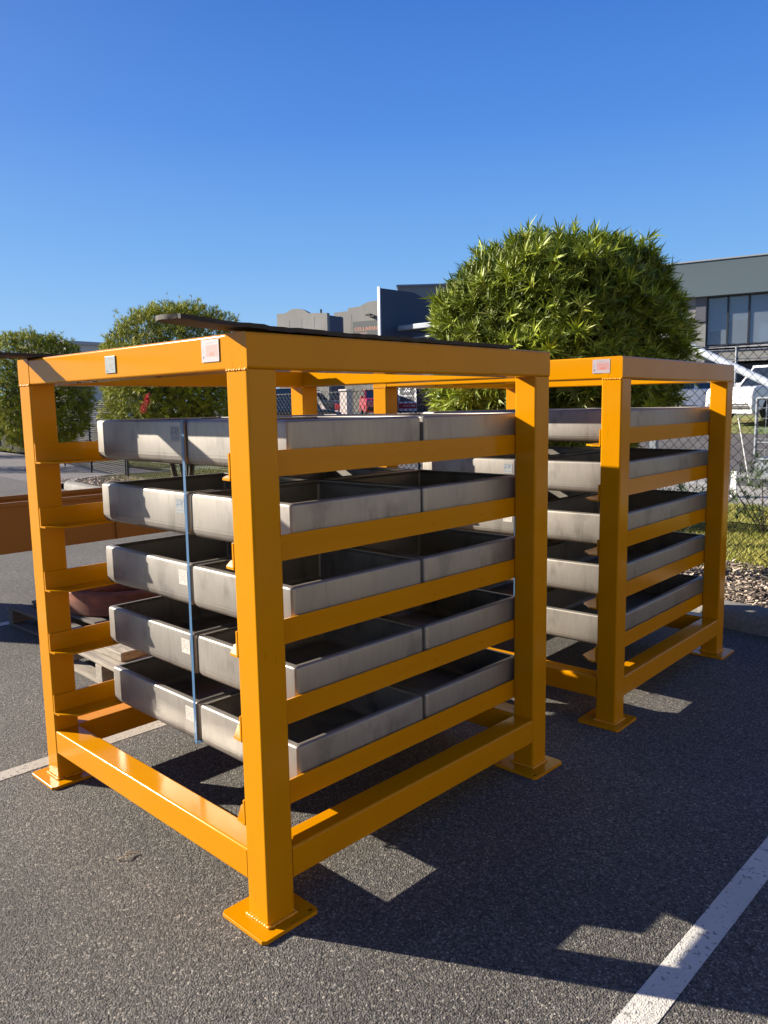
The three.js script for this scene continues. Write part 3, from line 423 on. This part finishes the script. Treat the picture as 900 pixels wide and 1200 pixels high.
// ------------------------------------------------------------------ vehicles
M.tyre = std(C(.018, .018, .019), .85); M.rim = std(C(.45, .45, .46), .35, { metalness: .8 }); M.glass = phy(C(.015, .02, .024), .06, { clearcoat: 1, clearcoatRoughness: .03 }); M.trim = std(C(.02, .02, .022), .6); M.lamp = phy(C(.75, .76, .78), .15, { clearcoat: 1 }); M.tail = phy(C(.35, .01, .01), .2, { clearcoat: 1 }); M.numPlate = std(C(.7, .7, .66), .5);
function car(name, label, cat, P, turn, k) { // k: colour, L, W, H, hood height, cabin [x at base front, top front, top rear, base rear], clearance
  const t = thing(name, label, cat, P, turn); const paint = phy(k.col, .35, { clearcoat: 1, clearcoatRoughness: .05 }), L = k.L, W = k.W, r = k.r, cl = k.cl, hd = k.hood, ax = [L / 2 - k.fo, -L / 2 + k.ro], c = k.cab;
  const s = new THREE.Shape(); s.moveTo(-L / 2 + .03, cl + .08); for (const x of [ax[1], ax[0]]) { s.lineTo(x - r * 1.14, cl); s.absarc(x, r, r * 1.16, Math.PI - .1, .1, true); } s.lineTo(L / 2 - .05, cl); s.lineTo(L / 2, cl + .2); s.lineTo(L / 2 - .02, hd - .22); s.quadraticCurveTo(L / 2 - .06, hd - .07, L / 2 - .25, hd - .05); s.lineTo(c[0], hd); s.lineTo(c[3], hd); s.lineTo(-L / 2 + .05, k.tail ?? hd - .03); s.lineTo(-L / 2, cl + .45);
  mesh('body', new THREE.ExtrudeGeometry(s, { depth: W - .12, bevelEnabled: true, bevelSize: .05, bevelThickness: .06, bevelSegments: 3, curveSegments: 10 }).translate(0, 0, -(W - .12) / 2), paint, t);
  const H = k.H, ins = .16; // cabin: lofted box
  const B = [[c[0], hd - .01, W / 2 - .04], [c[3], hd - .01, W / 2 - .04], [c[2], H, W / 2 - ins], [c[1], H, W / 2 - ins]]; // base front, base rear, top rear, top front
  const quad = (a, b, cc, d, off = 0) => { const g = new THREE.BufferGeometry(), n = new THREE.Vector3().subVectors(new THREE.Vector3(...b), new THREE.Vector3(...a)).cross(new THREE.Vector3().subVectors(new THREE.Vector3(...d), new THREE.Vector3(...a))).normalize().multiplyScalar(off); const pp = []; for (const q of [a, b, cc, a, cc, d]) pp.push(q[0] + n.x, q[1] + n.y, q[2] + n.z); g.setAttribute('position', new THREE.Float32BufferAttribute(pp, 3)); g.setAttribute('uv', new THREE.Float32BufferAttribute(new Float32Array(12), 2)); g.computeVertexNormals(); return g; };
  const V = (i, sg) => [B[i][0], B[i][1], sg * B[i][2]]; const faces = { left: [V(0, 1), V(3, 1), V(2, 1), V(1, 1)].reverse(), right: [V(0, -1), V(3, -1), V(2, -1), V(1, -1)], front: [V(0, 1), V(0, -1), V(3, -1), V(3, 1)], back: [V(1, -1), V(1, 1), V(2, 1), V(2, -1)], top: [V(3, 1), V(3, -1), V(2, -1), V(2, 1)] };
  mesh('cabin', Object.values(faces).map(f => quad(...f)), paint, t).material.side = THREE.DoubleSide;
  mesh('roof', rb(c[1] - c[2] + .06, .05, 2 * (W / 2 - ins) + .05, .022, (c[1] + c[2]) / 2, H, 0), paint, t);
  const mix = (a, b, f) => a.map((v, i) => v + (b[i] - v) * f); const sub = (f, u0, u1, v0, v1) => { const p = (u, v) => mix(mix(f[0], f[1], u), mix(f[3], f[2], u), v); return quad(p(u0, v0), p(u1, v0), p(u1, v1), p(u0, v1), .012); };
  M.glass.side = THREE.DoubleSide; mesh('windscreen', sub(faces.front, .05, .95, .06, .92), M.glass, t); mesh('rear_window', sub(faces.back, .07, .93, .12, .88), M.glass, t);
  for (const n of ['left', 'right']) { const f = faces[n]; const q = (a, b) => n === 'left' ? sub(f, a, b, .1, .9) : null; // side glass: along the base edge
    const g = (u0, u1) => { const p = (u, v) => { const base = mix(V(0, n === 'left' ? 1 : -1), V(1, n === 'left' ? 1 : -1), u), top = mix(V(3, n === 'left' ? 1 : -1), V(2, n === 'left' ? 1 : -1), u); return mix(base, top, v); }; const a = [p(u0, .08), p(u1, .08), p(u1, .9), p(u0, .9)]; return quad(...(n === 'left' ? a.reverse() : a), .014); };
    for (const [a, b] of k.side ?? [[.06, .44], [.5, .92]]) mesh('side_window', g(a, b), M.glass, t); }
  for (const x of ax) for (const sg of [1, -1]) { const w = mesh('wheel', new THREE.TorusGeometry(r * .8, r * .22, 10, 24).scale(1, 1, 1.2).translate(x, r, sg * (W / 2 - .1)), M.tyre, t); mesh('rim', cyl(r * .64, r * .64, .05, 20).rotateX(Math.PI / 2).translate(x, r, sg * (W / 2 - .06)), M.rim, w); mesh('hub_cap', [0, 1, 2, 3, 4].map(i => bx(.04, r * 1.0, .012).translate(0, 0, 0).rotateZ(i * 1.257).translate(x, r, sg * (W / 2 - .03))), M.trim, w); }
  for (const sg of [1, -1]) { mesh('headlight', rb(.10, .15, .36, .03, L / 2 - .03, hd - .22, sg * (W / 2 - .25)), M.lamp, t); mesh('tail_light', rb(.06, .28, .14, .02, -L / 2 + .03, hd - .22, sg * (W / 2 - .1)), M.tail, t); mesh('mirror', rb(.10, .14, .20, .03, c[0] - .25, hd + .09, sg * (W / 2 + .1)), paint, t); mesh('door_handle', rb(.16, .03, .03, .01, .1, hd - .15, sg * (W / 2 + .005)), M.trim, t); }
  mesh('grille', rb(.06, .17, W * .42, .02, L / 2 - .005, hd - .25, 0), M.trim, t); mesh('bumper', rb(.12, .24, W * .92, .05, L / 2 - .01, cl + .18, 0), k.bump ?? M.trim, t); mesh('number_plate', bx(.01, .12, .36, L / 2 + .056, cl + .2, 0), M.numPlate, t);
  return t;
}
const groundAt = (x, z) => lot((x - F.x) * N.x + (z - F.y) * N.y) + .03;
const onG = (u, d) => { const P = at(u, 478, d); return [P.x, groundAt(P.x, P.z), P.z]; };
const white = C(.74, .74, .73);
const toCam = (P) => Math.atan2(-(EYE.z - P[2]), EYE.x - P[0]); // heading that faces the viewer
{ const P = onG(912, 31); car('utility_truck', 'white four wheel drive parked beyond the fence at the right edge, nose to the left', 'car', P, -1.92, { col: white, L: 4.9, W: 1.9, H: 1.88, hood: 1.16, cab: [1.0, .35, -1.8, -2.2], r: .39, cl: .34, fo: .9, ro: 1.1, side: [[.05, .4], [.45, .75], [.79, .95]] }); }
{ const P = onG(812, 37); car('sedan_car', 'white sedan parked behind the wire fence, right of the big tree', 'car', P, toCam(P) + 2.0, { col: white, L: 4.6, W: 1.8, H: 1.45, hood: .95, cab: [1.0, .25, -1.0, -1.7], r: .32, cl: .2, fo: .9, ro: 1.0 }); }
{ const P = onG(441, 50); car('hatchback_car', 'bright red hatchback seen between the yellow posts', 'car', P, toCam(P) + .12, { col: C(.55, .01, .03), L: 4.1, W: 1.75, H: 1.5, hood: .98, cab: [1.1, .3, -1.4, -1.9], r: .31, cl: .2, fo: .85, ro: .75 }); }
{ const P = onG(360, 51); car('suv_car', 'black car parked left of the pale gate pillar', 'car', P, toCam(P) + 1.1, { col: C(.012, .012, .014), L: 4.6, W: 1.85, H: 1.75, hood: 1.08, cab: [1.1, .5, -1.8, -2.15], r: .36, cl: .26, fo: .9, ro: .95 }); }
{ const P = onG(112, 44); car('delivery_van', 'white van parked across the road between the two left trees', 'van', P, toCam(P) + 1.25, { col: white, L: 5.0, W: 1.95, H: 2.0, hood: 1.15, cab: [1.9, 1.3, -2.2, -2.4], r: .34, cl: .25, fo: .9, ro: 1.1, side: [[.05, .27]] }); }
{ const P = onG(333, 38); car('delivery_van', 'dark blue van parked behind the tree, left of the yellow back post', 'van', P, toCam(P) + 1.4, { col: C(.012, .018, .03), L: 5.2, W: 2, H: 2.3, hood: 1.3, cab: [1.9, 1.3, -2.3, -2.5], r: .35, cl: .25, fo: .9, ro: 1.1, side: [[.05, .27]] }); }

{ const P = onG(120, 27), t = thing('wheelie_bin', 'dark green wheelie bin standing on the verge between the left trees', 'bin', P, .5); mesh('bin_body', new THREE.CylinderGeometry(.40, .32, .95, 4, 1).rotateY(Math.PI / 4).translate(0, .55, 0), std(C(.02, .03, .025), .6), t); mesh('lid', rb(.6, .06, .64, .02, 0, 1.06, .02), std(C(.02, .035, .028), .55), t); for (const s of [1, -1]) mesh('wheel', cyl(.1, .1, .05, 14).rotateZ(Math.PI / 2).translate(s * .26, .1, -.25), M.tyre, t); }
// gate pillar and board
{ const P = onG(406, 44), t = thing('gate_pillar', 'pale rendered gate pillar left of the red hatchback', 'pillar', P, .1); mesh('shaft', bx(.5, 1.75, .5, 0, .875, 0), std(C(.6, .5, .46), .9), t); mesh('cap', rb(.6, .1, .6, .02, 0, 1.8, 0), std(C(.62, .54, .5), .9), t); }
{ const P = onG(477.5, 50), turn = .12, t = thing('sign_board', 'real estate style board with white rim and red foot band between the posts', 'sign', P, turn);
  const tx = printed(256, 320, '#f4f2f0', (g) => { g.fillStyle = '#5d6063'; g.fillRect(28, 14, 200, 200); g.fillStyle = '#ffffff'; g.textAlign = 'center'; g.font = 'bold 84px sans-serif'; g.fillText('24', 128, 108); g.font = 'bold 27px sans-serif'; g.fillText('SOMMERVILLE ST', 128, 160, 190); g.fillStyle = '#c8202f'; g.fillRect(6, 236, 244, 58); marks(g, 16, 256, 224, 1, 12, '#f6d7d9', 14); });
  mesh('panel', bx(1.4, 1.75, .03, 0, 1.05, 0), [0, 1, 2, 3, 4, 5].map(i => 0) && std(C(.9, .9, .9), .6, { map: tx }), t); for (const s of [-.6, .6]) mesh('leg', bx(.07, 1.9, .07, s, .95, -.06), M.trim, t); }
bush('red_leaf_shrub', 'dark red leaved shrub right of the board behind the trays', 'shrub', onG(500, 49), 2.4, 2.4, 900, [.09, .012, .018], 1);
for (const [u, d, l] of [[352, 58, 'dark hedge across the road behind the blue van'], [398, 60, 'dark hedge behind the pale gate pillar'], [440, 62, 'dark hedge behind the red hatchback']]) { const P = onG(u, d); bush('hedge', l, 'hedge', P, 5.0, 2.9, 900, [.03, .042, .016], 1).scale.set(1, 1, 1); }

// galvanised trailer and pole on the right
M.galv = (() => { const t = tex(256, (u, v) => { const k = .68 + .3 * (fbm(u * 18, v * 18, 18, 181, 3) - .5); return [k * .97, k, k * 1.03]; }, true, 1.5); return std(C(.50, .52, .55), .5, { map: t, metalness: .5 }); })();
{ const P = at(885, 530, 15.5), t = thing('cage_trailer', 'galvanised cage trailer parked behind the fence at the right edge', 'trailer', [P.x, .03, P.z], -.12);
  const L = 2.4, Wd = 1.4, y0 = .45, y1 = 1.52; mesh('frame', [bar([0, y0, 0], [L, y0, 0], .035), bar([0, y0, -Wd], [L, y0, -Wd], .035), bar([0, y0, 0], [0, y0, -Wd], .035), bar([L, y0, 0], [L, y0, -Wd], .035), bx(L, .3, .03, L / 2, y0 - .16, 0)], M.galv, t); mesh('deck', bx(L, .02, Wd, L / 2, y0 + .02, -Wd / 2), M.galv, t);
  for (const [x, z] of [[0, 0], [L / 2, 0], [L, 0], [0, -Wd], [L / 2, -Wd], [L, -Wd]]) mesh('post', bar([x, y0, z], [x, y1, z], .03), M.galv, t);
  for (const z of [0, -Wd]) mesh('rail', [bar([0, y1, z], [L, y1, z], .03), bar([0, y0 + .3, z], [L, y0 + .3, z], .015)], M.galv, t);
  for (let i = 1; i < 14; i++) mesh('mesh_rod', bar([i * L / 14, y0, .01], [i * L / 14, y1, .01], .006, 5), M.galv, t); for (let i = 1; i < 6; i++) mesh('mesh_rod', bar([0, y0 + i * .18, .02], [L, y0 + i * .18, .02], .006, 5), M.galv, t);
  for (const z of [.16, -Wd - .16]) { const w = mesh('wheel', new THREE.TorusGeometry(.25, .08, 10, 22).translate(L * .5, .32, z), M.tyre, t); mesh('rim', cyl(.2, .2, .1, 16).rotateX(Math.PI / 2).translate(L * .5, .32, z), M.galv, w); } }
{ const a = at(770, 388, 13.2), b = at(985, 488, 11.6), m = mesh('steel_pole', bar(a.toArray(), b.toArray(), .055, 20), std(C(.36, .41, .48), .55)); tag(m, 'thick sloping galvanised pole behind the fence right of the big tree', 'pole'); const c = at(985, 488, 11.6); }
{ const P = at(985, 488, 11.6), t = thing('pole_stand', 'galvanised post holding the low end of the sloping pole', 'post', [P.x, 0, P.z]); mesh('shaft', bx(.1, P.y, .1, 0, P.y / 2, 0), M.galv, t); mesh('base', bx(.3, .02, .3, 0, .03, 0), M.galv, t); }
{ const P = at(770, 388, 13.2), t = thing('pole_stand', 'galvanised post holding the high end of the sloping pole behind the tree', 'post', [P.x, 0, P.z]); mesh('shaft', bx(.1, P.y - .06, .1, 0, (P.y - .06) / 2, 0), M.galv, t); mesh('base', bx(.3, .02, .3, 0, .03, 0), M.galv, t); }
{ const P = at(861, 552, 13.2), t = thing('marker_post', 'short white marker post behind the fence beside the far rack', 'post', [P.x, .03, P.z]); mesh('shaft', rb(.09, .42, .05, .012, 0, .21, 0), std(C(.8, .8, .78), .6), t); mesh('foot', bx(.16, .02, .12, 0, .01, 0), M.concrete, t); }
{ const a = at(865, 488, 12.2), b = at(878, 566, 12.2), m = mesh('guy_rope', bar(a.toArray(), b.toArray(), .008, 6), std(C(.8, .8, .78), .7)); tag(m, 'thin white slanting stay beside the cage trailer', 'rope'); }
{ const P = at(880, 548, 15), m = mesh('steel_channel', bx(3.4, .13, .2), std(C(.03, .035, .04), .6)); m.position.set(P.x + .9, .10, P.z); m.rotation.y = -.1; tag(m, 'long dark steel channel lying on the concrete behind the trailer', 'steel channel'); }

// ------------------------------------------------------------------ buildings
M.render = (() => { const t = tex(256, (u, v) => { const k = .74 + .10 * (fbm(u * 4, v * 4, 4, 201, 4) - .5) + .05 * (fbm(u * 30, v * 2, 30, 205, 3) - .5); return [k, k, k * .985]; }, true, .12); return t; })();
const wallM = (r, g, b) => std(C(r, g, b), .9, { map: M.render });
M.pane = phy(C(.68, .76, .84), .03, { transmission: .85, thickness: 0, clearcoat: 1, clearcoatRoughness: .02 });
{ // right: two storey office with deep grey fascia over a ribbon of windows
  const Q = at(805, 475, 45), w = new THREE.Vector3(.98, 0, -.2).normalize(), t = thing('office_building', 'grey flat roofed building with ribbon windows under a deep fascia', 'building', [Q.x, .9, Q.z], Math.atan2(-w.z, w.x));
  const g1 = wallM(.165, .23, .27), g2 = wallM(.46, .46, .45), L = 22, y = v => v - .9;
  mesh('fascia', bx(L + 2, 1.75, 9, L / 2 - 1, y(8.57) - .875, -4.5), g1, t);
  mesh('parapet_capping', bx(L + 2.1, .06, 9.1, L / 2 - 1, y(8.57) + .03, -4.5), std(C(.3, .31, .32), .5), t);
  mesh('wall', [bx(2.7, y(6.82), 1, -.63, y(6.82) / 2, -.9), bx(L - .72, y(4.1) - 2.6, .3, .72 + (L - .72) / 2, (y(4.1) + 2.6) / 2, -.75)], g2, t);
  mesh('side_wall', bx(.3, y(6.82), 7.2, -1.8, y(6.82) / 2, -5.02), g2, t); mesh('back_wall', bx(L, y(6.82), .3, L / 2, y(6.82) / 2, -8.8), g2, t); mesh('end_wall', bx(.3, y(6.82), 8, L - .15, y(6.82) / 2, -4.7), g2, t);
  mesh('upper_floor', bx(L - .4, .25, 7.4, L / 2, y(4.2) - .2, -4.9), g2, t); mesh('ceiling', bx(L - .4, .1, 7.4, L / 2, y(6.75), -4.9), g2, t);
  mesh('spandrel', bx(.50, 1.25, .08, .46, y(6.85) - .65, -.36), std(C(.10, .10, .115), .5), t);
  const bays = []; for (let x = .74; x < L - 1; x += 1.0) bays.push(x);
  for (const x of bays) { const f = mesh('window', [bx(.09, 2.5, .12, x, y(5.58), -.62), bx(.95, .05, .08, x + .5, y(6.80), -.62), bx(.95, .06, .08, x + .5, y(4.36), -.62)], std(C(.02, .024, .03), .45), t); mesh('pane', bx(.95, 2.40, .01, x + .5, y(5.58), -.62), M.pane, f);
    const h = 1.0 + 1.2 * hash(Math.round(x), 3, 5), bl = mesh('blind', bx(.9, h, .02, x + .5, y(6.78) - h / 2, -1.0), std(C(.30, .34, .37), .8), t); if (hash(Math.round(x), 5, 5) > .55) { bl.geometry = bx(.9, 2.3, .02, x + .5, y(5.6), -1.0); } }
  mesh('sill', bx(L - .7, .10, .2, .72 + (L - .72) / 2, y(4.25), -.55), std(C(.35, .35, .36), .5), t);
  mesh('dark_lower_wall', bx(L - .7, 2.5, .1, .72 + (L - .72) / 2, 1.25, -1.3), std(C(.03, .033, .04), .5), t);
  for (let x = 2.3; x < L; x += 3.0) mesh('column', cyl(.07, .07, y(4.2), 10).translate(x, y(4.2) / 2, -.1), M.galv, t); mesh('handrail', [bar([.8, y(4.05), -.1], [L, y(4.05), -.1], .04), bar([.8, y(3.6), -.1], [L, y(3.6), -.1], .03)], M.galv, t);
}
// a facade running along w through a known corner: distance along it that a sight line meets, and the height seen there
const WD = new THREE.Vector3(.98, 0, -.2).normalize();
const meet = (P, u) => { const d = at(u, 475, 1).sub(EYE), a = d.x, b = -WD.x, c = d.z, e = -WD.z, r0 = P.x - EYE.x, r1 = P.z - EYE.z, det = a * e - b * c; return [(a * r1 - c * r0) / det, (r0 * e - b * r1) / det]; };
const tall = (P, u, v) => { const s = meet(P, u)[1], d = at(u, v, 1).sub(EYE); return EYE.y + d.y * s - .9; };
const WT = Math.atan2(-WD.z, WD.x), joint = std(C(.25, .245, .23), .9), darkSide = std(C(.07, .09, .13), .8);
{ // centre: rendered factory fronts with arched parapets
  const P = at(328, 475, 78), X = u => meet(P, u)[0], Y = (u, v) => tall(P, u, v), L = X(386);
  const t = thing('factory_unit', 'pale rendered factory front with a low arched parapet, left of the pair', 'building', [P.x, .9, P.z], WT), W = wallM(.50, .485, .45);
  const s = new THREE.Shape(); s.moveTo(0, 0); s.lineTo(0, Y(328, 368)); s.lineTo(X(338), Y(338, 367)); s.lineTo(X(340), Y(340, 365.5)); s.quadraticCurveTo(X(351), Y(351, 358), X(363), Y(363, 365.5)); s.lineTo(X(365), Y(365, 367)); s.lineTo(L, Y(386, 366.5)); s.lineTo(L, 0);
  mesh('front_wall', new THREE.ExtrudeGeometry(s, { depth: .4, bevelEnabled: false }).translate(0, 0, -.4), W, t); const h = Y(386, 369); mesh('side_wall', bx(.35, h, 2, L - .176, h / 2, -1.42), darkSide, t); mesh('side_wall', bx(.35, h, 2, .176, h / 2, -1.42), W, t); mesh('roof', bx(L - .8, .2, 1.6, L / 2, h - .4, -1.3), M.galv, t); mesh('back_wall', bx(L - .8, h, .3, L / 2, h / 2, -2.25), W, t);
  mesh('awning', rb(L * .45, .12, 1.2, .03, L * .55, Y(360, 388), .62), M.galv, t); for (let i = 1; i < 4; i++) mesh('panel_joint', bx(.04, h - .2, .01, L * i / 4, h / 2, .004), joint, t); mesh('vent_pipe', cyl(.1, .1, .7, 10).translate(X(373), Y(373, 366), -.8), M.trim, t);
}
{ const P = at(387, 475, 80.5), t = thing('factory_unit', 'dark blue low wall standing between the two arched factory fronts', 'building', [P.x, .9, P.z], WT), L = meet(P, 402)[0], h = tall(P, 395, 371.5); mesh('front_wall', bx(L, h, .3, L / 2, h / 2, 0), darkSide, t); mesh('roof', bx(L, .15, .6, L / 2, h - .2, -.46), M.galv, t); }
{ const P = at(394, 475, 80), X = u => meet(P, u)[0], Y = (u, v) => tall(P, u, v), L = X(475);
  const t = thing('factory_unit', 'pale rendered factory front with stepped arched parapet and a grey sign', 'building', [P.x, .9, P.z], WT), W = wallM(.50, .485, .45);
  const s = new THREE.Shape(); s.moveTo(0, 0); s.lineTo(0, Y(394, 366.5)); s.lineTo(X(410), Y(410, 364.5)); s.lineTo(X(410.4), Y(410.4, 361)); s.lineTo(X(424), Y(424, 359)); s.quadraticCurveTo(X(433), Y(433, 352.5), X(442), Y(442, 352.5)); s.quadraticCurveTo(X(449), Y(449, 352), X(458), Y(458, 356)); s.lineTo(L, Y(475, 356)); s.lineTo(L, 0);
  mesh('front_wall', new THREE.ExtrudeGeometry(s, { depth: .4, bevelEnabled: false }).translate(0, 0, -.4), W, t); const h = Y(410, 369); mesh('side_wall', bx(.35, h, 9, .176, h / 2, -4.92), W, t); mesh('roof', bx(L - .8, .2, 9, L / 2, h - .3, -4.92), M.galv, t); mesh('panel_joint', bx(.04, h, .01, X(414), h / 2, .004), joint, t);
  const tx = printed(512, 256, '#595f60', (g) => { g.fillStyle = '#cf8a6c'; g.font = 'bold 78px sans-serif'; g.fillText('CELLARMAN', 24, 150, 470); g.fillStyle = '#a98a7e'; g.fillRect(34, 180, 200, 16); });
  const ya = Y(432, 376), yb = Y(432, 395); mesh('sign_panel', bx(X(453) - X(416), ya - yb, .08, (X(416) + X(453)) / 2, (ya + yb) / 2, .05), std(C(.85, .85, .85), .7, { map: tx }), t);
  mesh('floodlight', [rb(.6, .18, .25, .04, X(435.5), Y(435.5, 369), .25), rb(.6, .18, .25, .04, X(440), Y(440, 371), .25), bx(.08, .3, .2, X(438), Y(438, 370), .1)], M.trim, t);
}
{ // navy gabled wall with white edge, awning at its foot
  const P = at(449, 475, 60), X0 = P.x; const hitX = u => { const d = at(u, 475, 1).sub(EYE); const s = (X0 - EYE.x) / d.x; return EYE.z + d.z * s; }; const yv = (u, v) => { const d = at(u, v, 1).sub(EYE); return EYE.y + d.y * (X0 - EYE.x) / d.x; };
  const z0 = hitX(449), z1 = hitX(487), z2 = hitX(509), t = thing('warehouse', 'navy blue warehouse wall with a white front edge and silver awning', 'building', [X0, .9, z0]), navy = std(C(.048, .064, .090), .75), H0 = yv(449, 338) - .9, H1 = yv(487, 343) - .9, H2 = yv(509, 356.5) - .9;
  const g = poly([[0, 0], [0, H0], [z0 - z1, H1], [z0 - z2, H2], [z0 - z2, 0]], .3).rotateY(Math.PI / 2).translate(-.3, 0, 0); mesh('side_wall', g, navy, t);
  mesh('edge_trim', bx(.22, H0 + .1, .12, -.11, (H0 + .1) / 2, .13), std(C(.75, .76, .78), .6), t); mesh('front_wall', bx(24, 5.2, .3, 12, 2.6, -6.4), std(C(.02, .024, .03), .7), t);
  mesh('awning', [rb(20, .42, 3.0, .08, 10.6, yv(460, 384) - 1.0, -2.5)], M.galv, t); for (let i = 0; i < 4; i++) mesh('post', cyl(.1, .1, 5.4, 10).translate(2 + i * 5, 2.7, -1.2), M.galv, t); mesh('beam', bar([.2, yv(455, 390) - .9 - .5, -1.5], [20, yv(455, 390) - .9 - .1, -1.5], .08), M.galv, t);
}
{ const P = at(500, 475, 95), t = thing('warehouse', 'light grey warehouse roofline showing just left of the big tree', 'building', [P.x, .9, P.z], .7); mesh('wall', bx(12, 13.8, 8, 3, 6.9, 0), wallM(.45, .44, .42), t); mesh('roof', bx(12.4, .2, 8.4, 3, 13.9, 0), M.galv, t); }
{ const P = at(104, 475, 80), t = thing('house', 'cream house wall showing between the two left trees', 'building', [P.x, .9, P.z], .1); const W = std(C(.62, .57, .47), .85); mesh('wall', bx(7, 6.4, 8, 0, 3.2, 0), W, t); mesh('roof', bx(7.5, .3, 8.5, 0, 6.55, 0), std(C(.45, .43, .4), .8), t); for (const x of [-2, 1.6]) { const f = mesh('window', bx(1.5, 1.2, .1, x, 4.2, 4.02), std(C(.8, .8, .8), .6), t); mesh('pane', bx(1.3, 1.0, .04, x, 4.2, 4.08), M.glass, f); } }
{ const P = at(-6, 475, 60), t = thing('factory_unit', 'dark low shed beyond the road at the left edge', 'building', [P.x, .9, P.z], .9); mesh('wall', bx(6, 1.5, 6, -1, .75, 0), std(C(.08, .085, .09), .8), t); mesh('roof', bx(6.4, .15, 6.4, -1, 1.55, 0), M.galv, t); }
{ const P = onG(786, 40), t = thing('shipping_container', 'pale grey steel container behind the fence right of the big tree', 'container', P, .25); const W = std(C(.24, .24, .245), .6); mesh('box', bx(2.4, 1.3, 2, -.5, .65, 0), W, t); for (let i = 0; i < 12; i++) mesh('rib', bx(.06, 1.2, .05, -1.6 + i * .2, .65, 1.02), W, t); mesh('top_rail', bx(2.44, .08, 2.04, -.5, 1.32, 0), W, t); }

{ // the workshop whose yard this is: its long sunlit wall faces the racks from the right
  const t = thing('workshop_building', 'long tan workshop wall with roller doors facing the racks across the yard', 'building', [15, 0, -4]), W = std(C(.24, .215, .172), .85), L = 46, H = 7.5, n = 4, dw = 5, dh = 5.2;
  mesh('upper_wall', bx(.3, H - dh, L, 0, dh + (H - dh) / 2, 0), W, t); const gap = L / n; for (let i = 0; i < n; i++) { const z = -L / 2 + gap * (i + .5); mesh('roller_door', bx(.12, dh, dw, .05, dh / 2, z), std(C(.24, .22, .19), .6), t); for (let k = 0; k < 16; k++) mesh('slat', bx(.02, .26, dw, -.02, .2 + k * .32, z), std(C(.26, .24, .20), .6), t); }
  for (let i = 0; i <= n; i++) { const w = (i === 0 || i === n) ? (gap - dw) / 2 : gap - dw, z = i === 0 ? -L / 2 + w / 2 : i === n ? L / 2 - w / 2 : -L / 2 + gap * i; mesh('wall_pier', bx(.3, dh, w, 0, dh / 2, z), W, t); }
  mesh('roof', bx(16, .3, L + .6, 7.9, H + .15, 0), M.galv, t); for (const z of [-L / 2 + .15, L / 2 - .15]) mesh('end_wall', bx(15, H, .3, 7.66, H / 2, z), W, t); mesh('back_wall', bx(.3, H, L, 15.3, H / 2, 0), W, t);
}
scene.traverse(o => { if (o.isMesh) { o.castShadow = true; o.receiveShadow = true; } });
renderer.render(scene, camera);
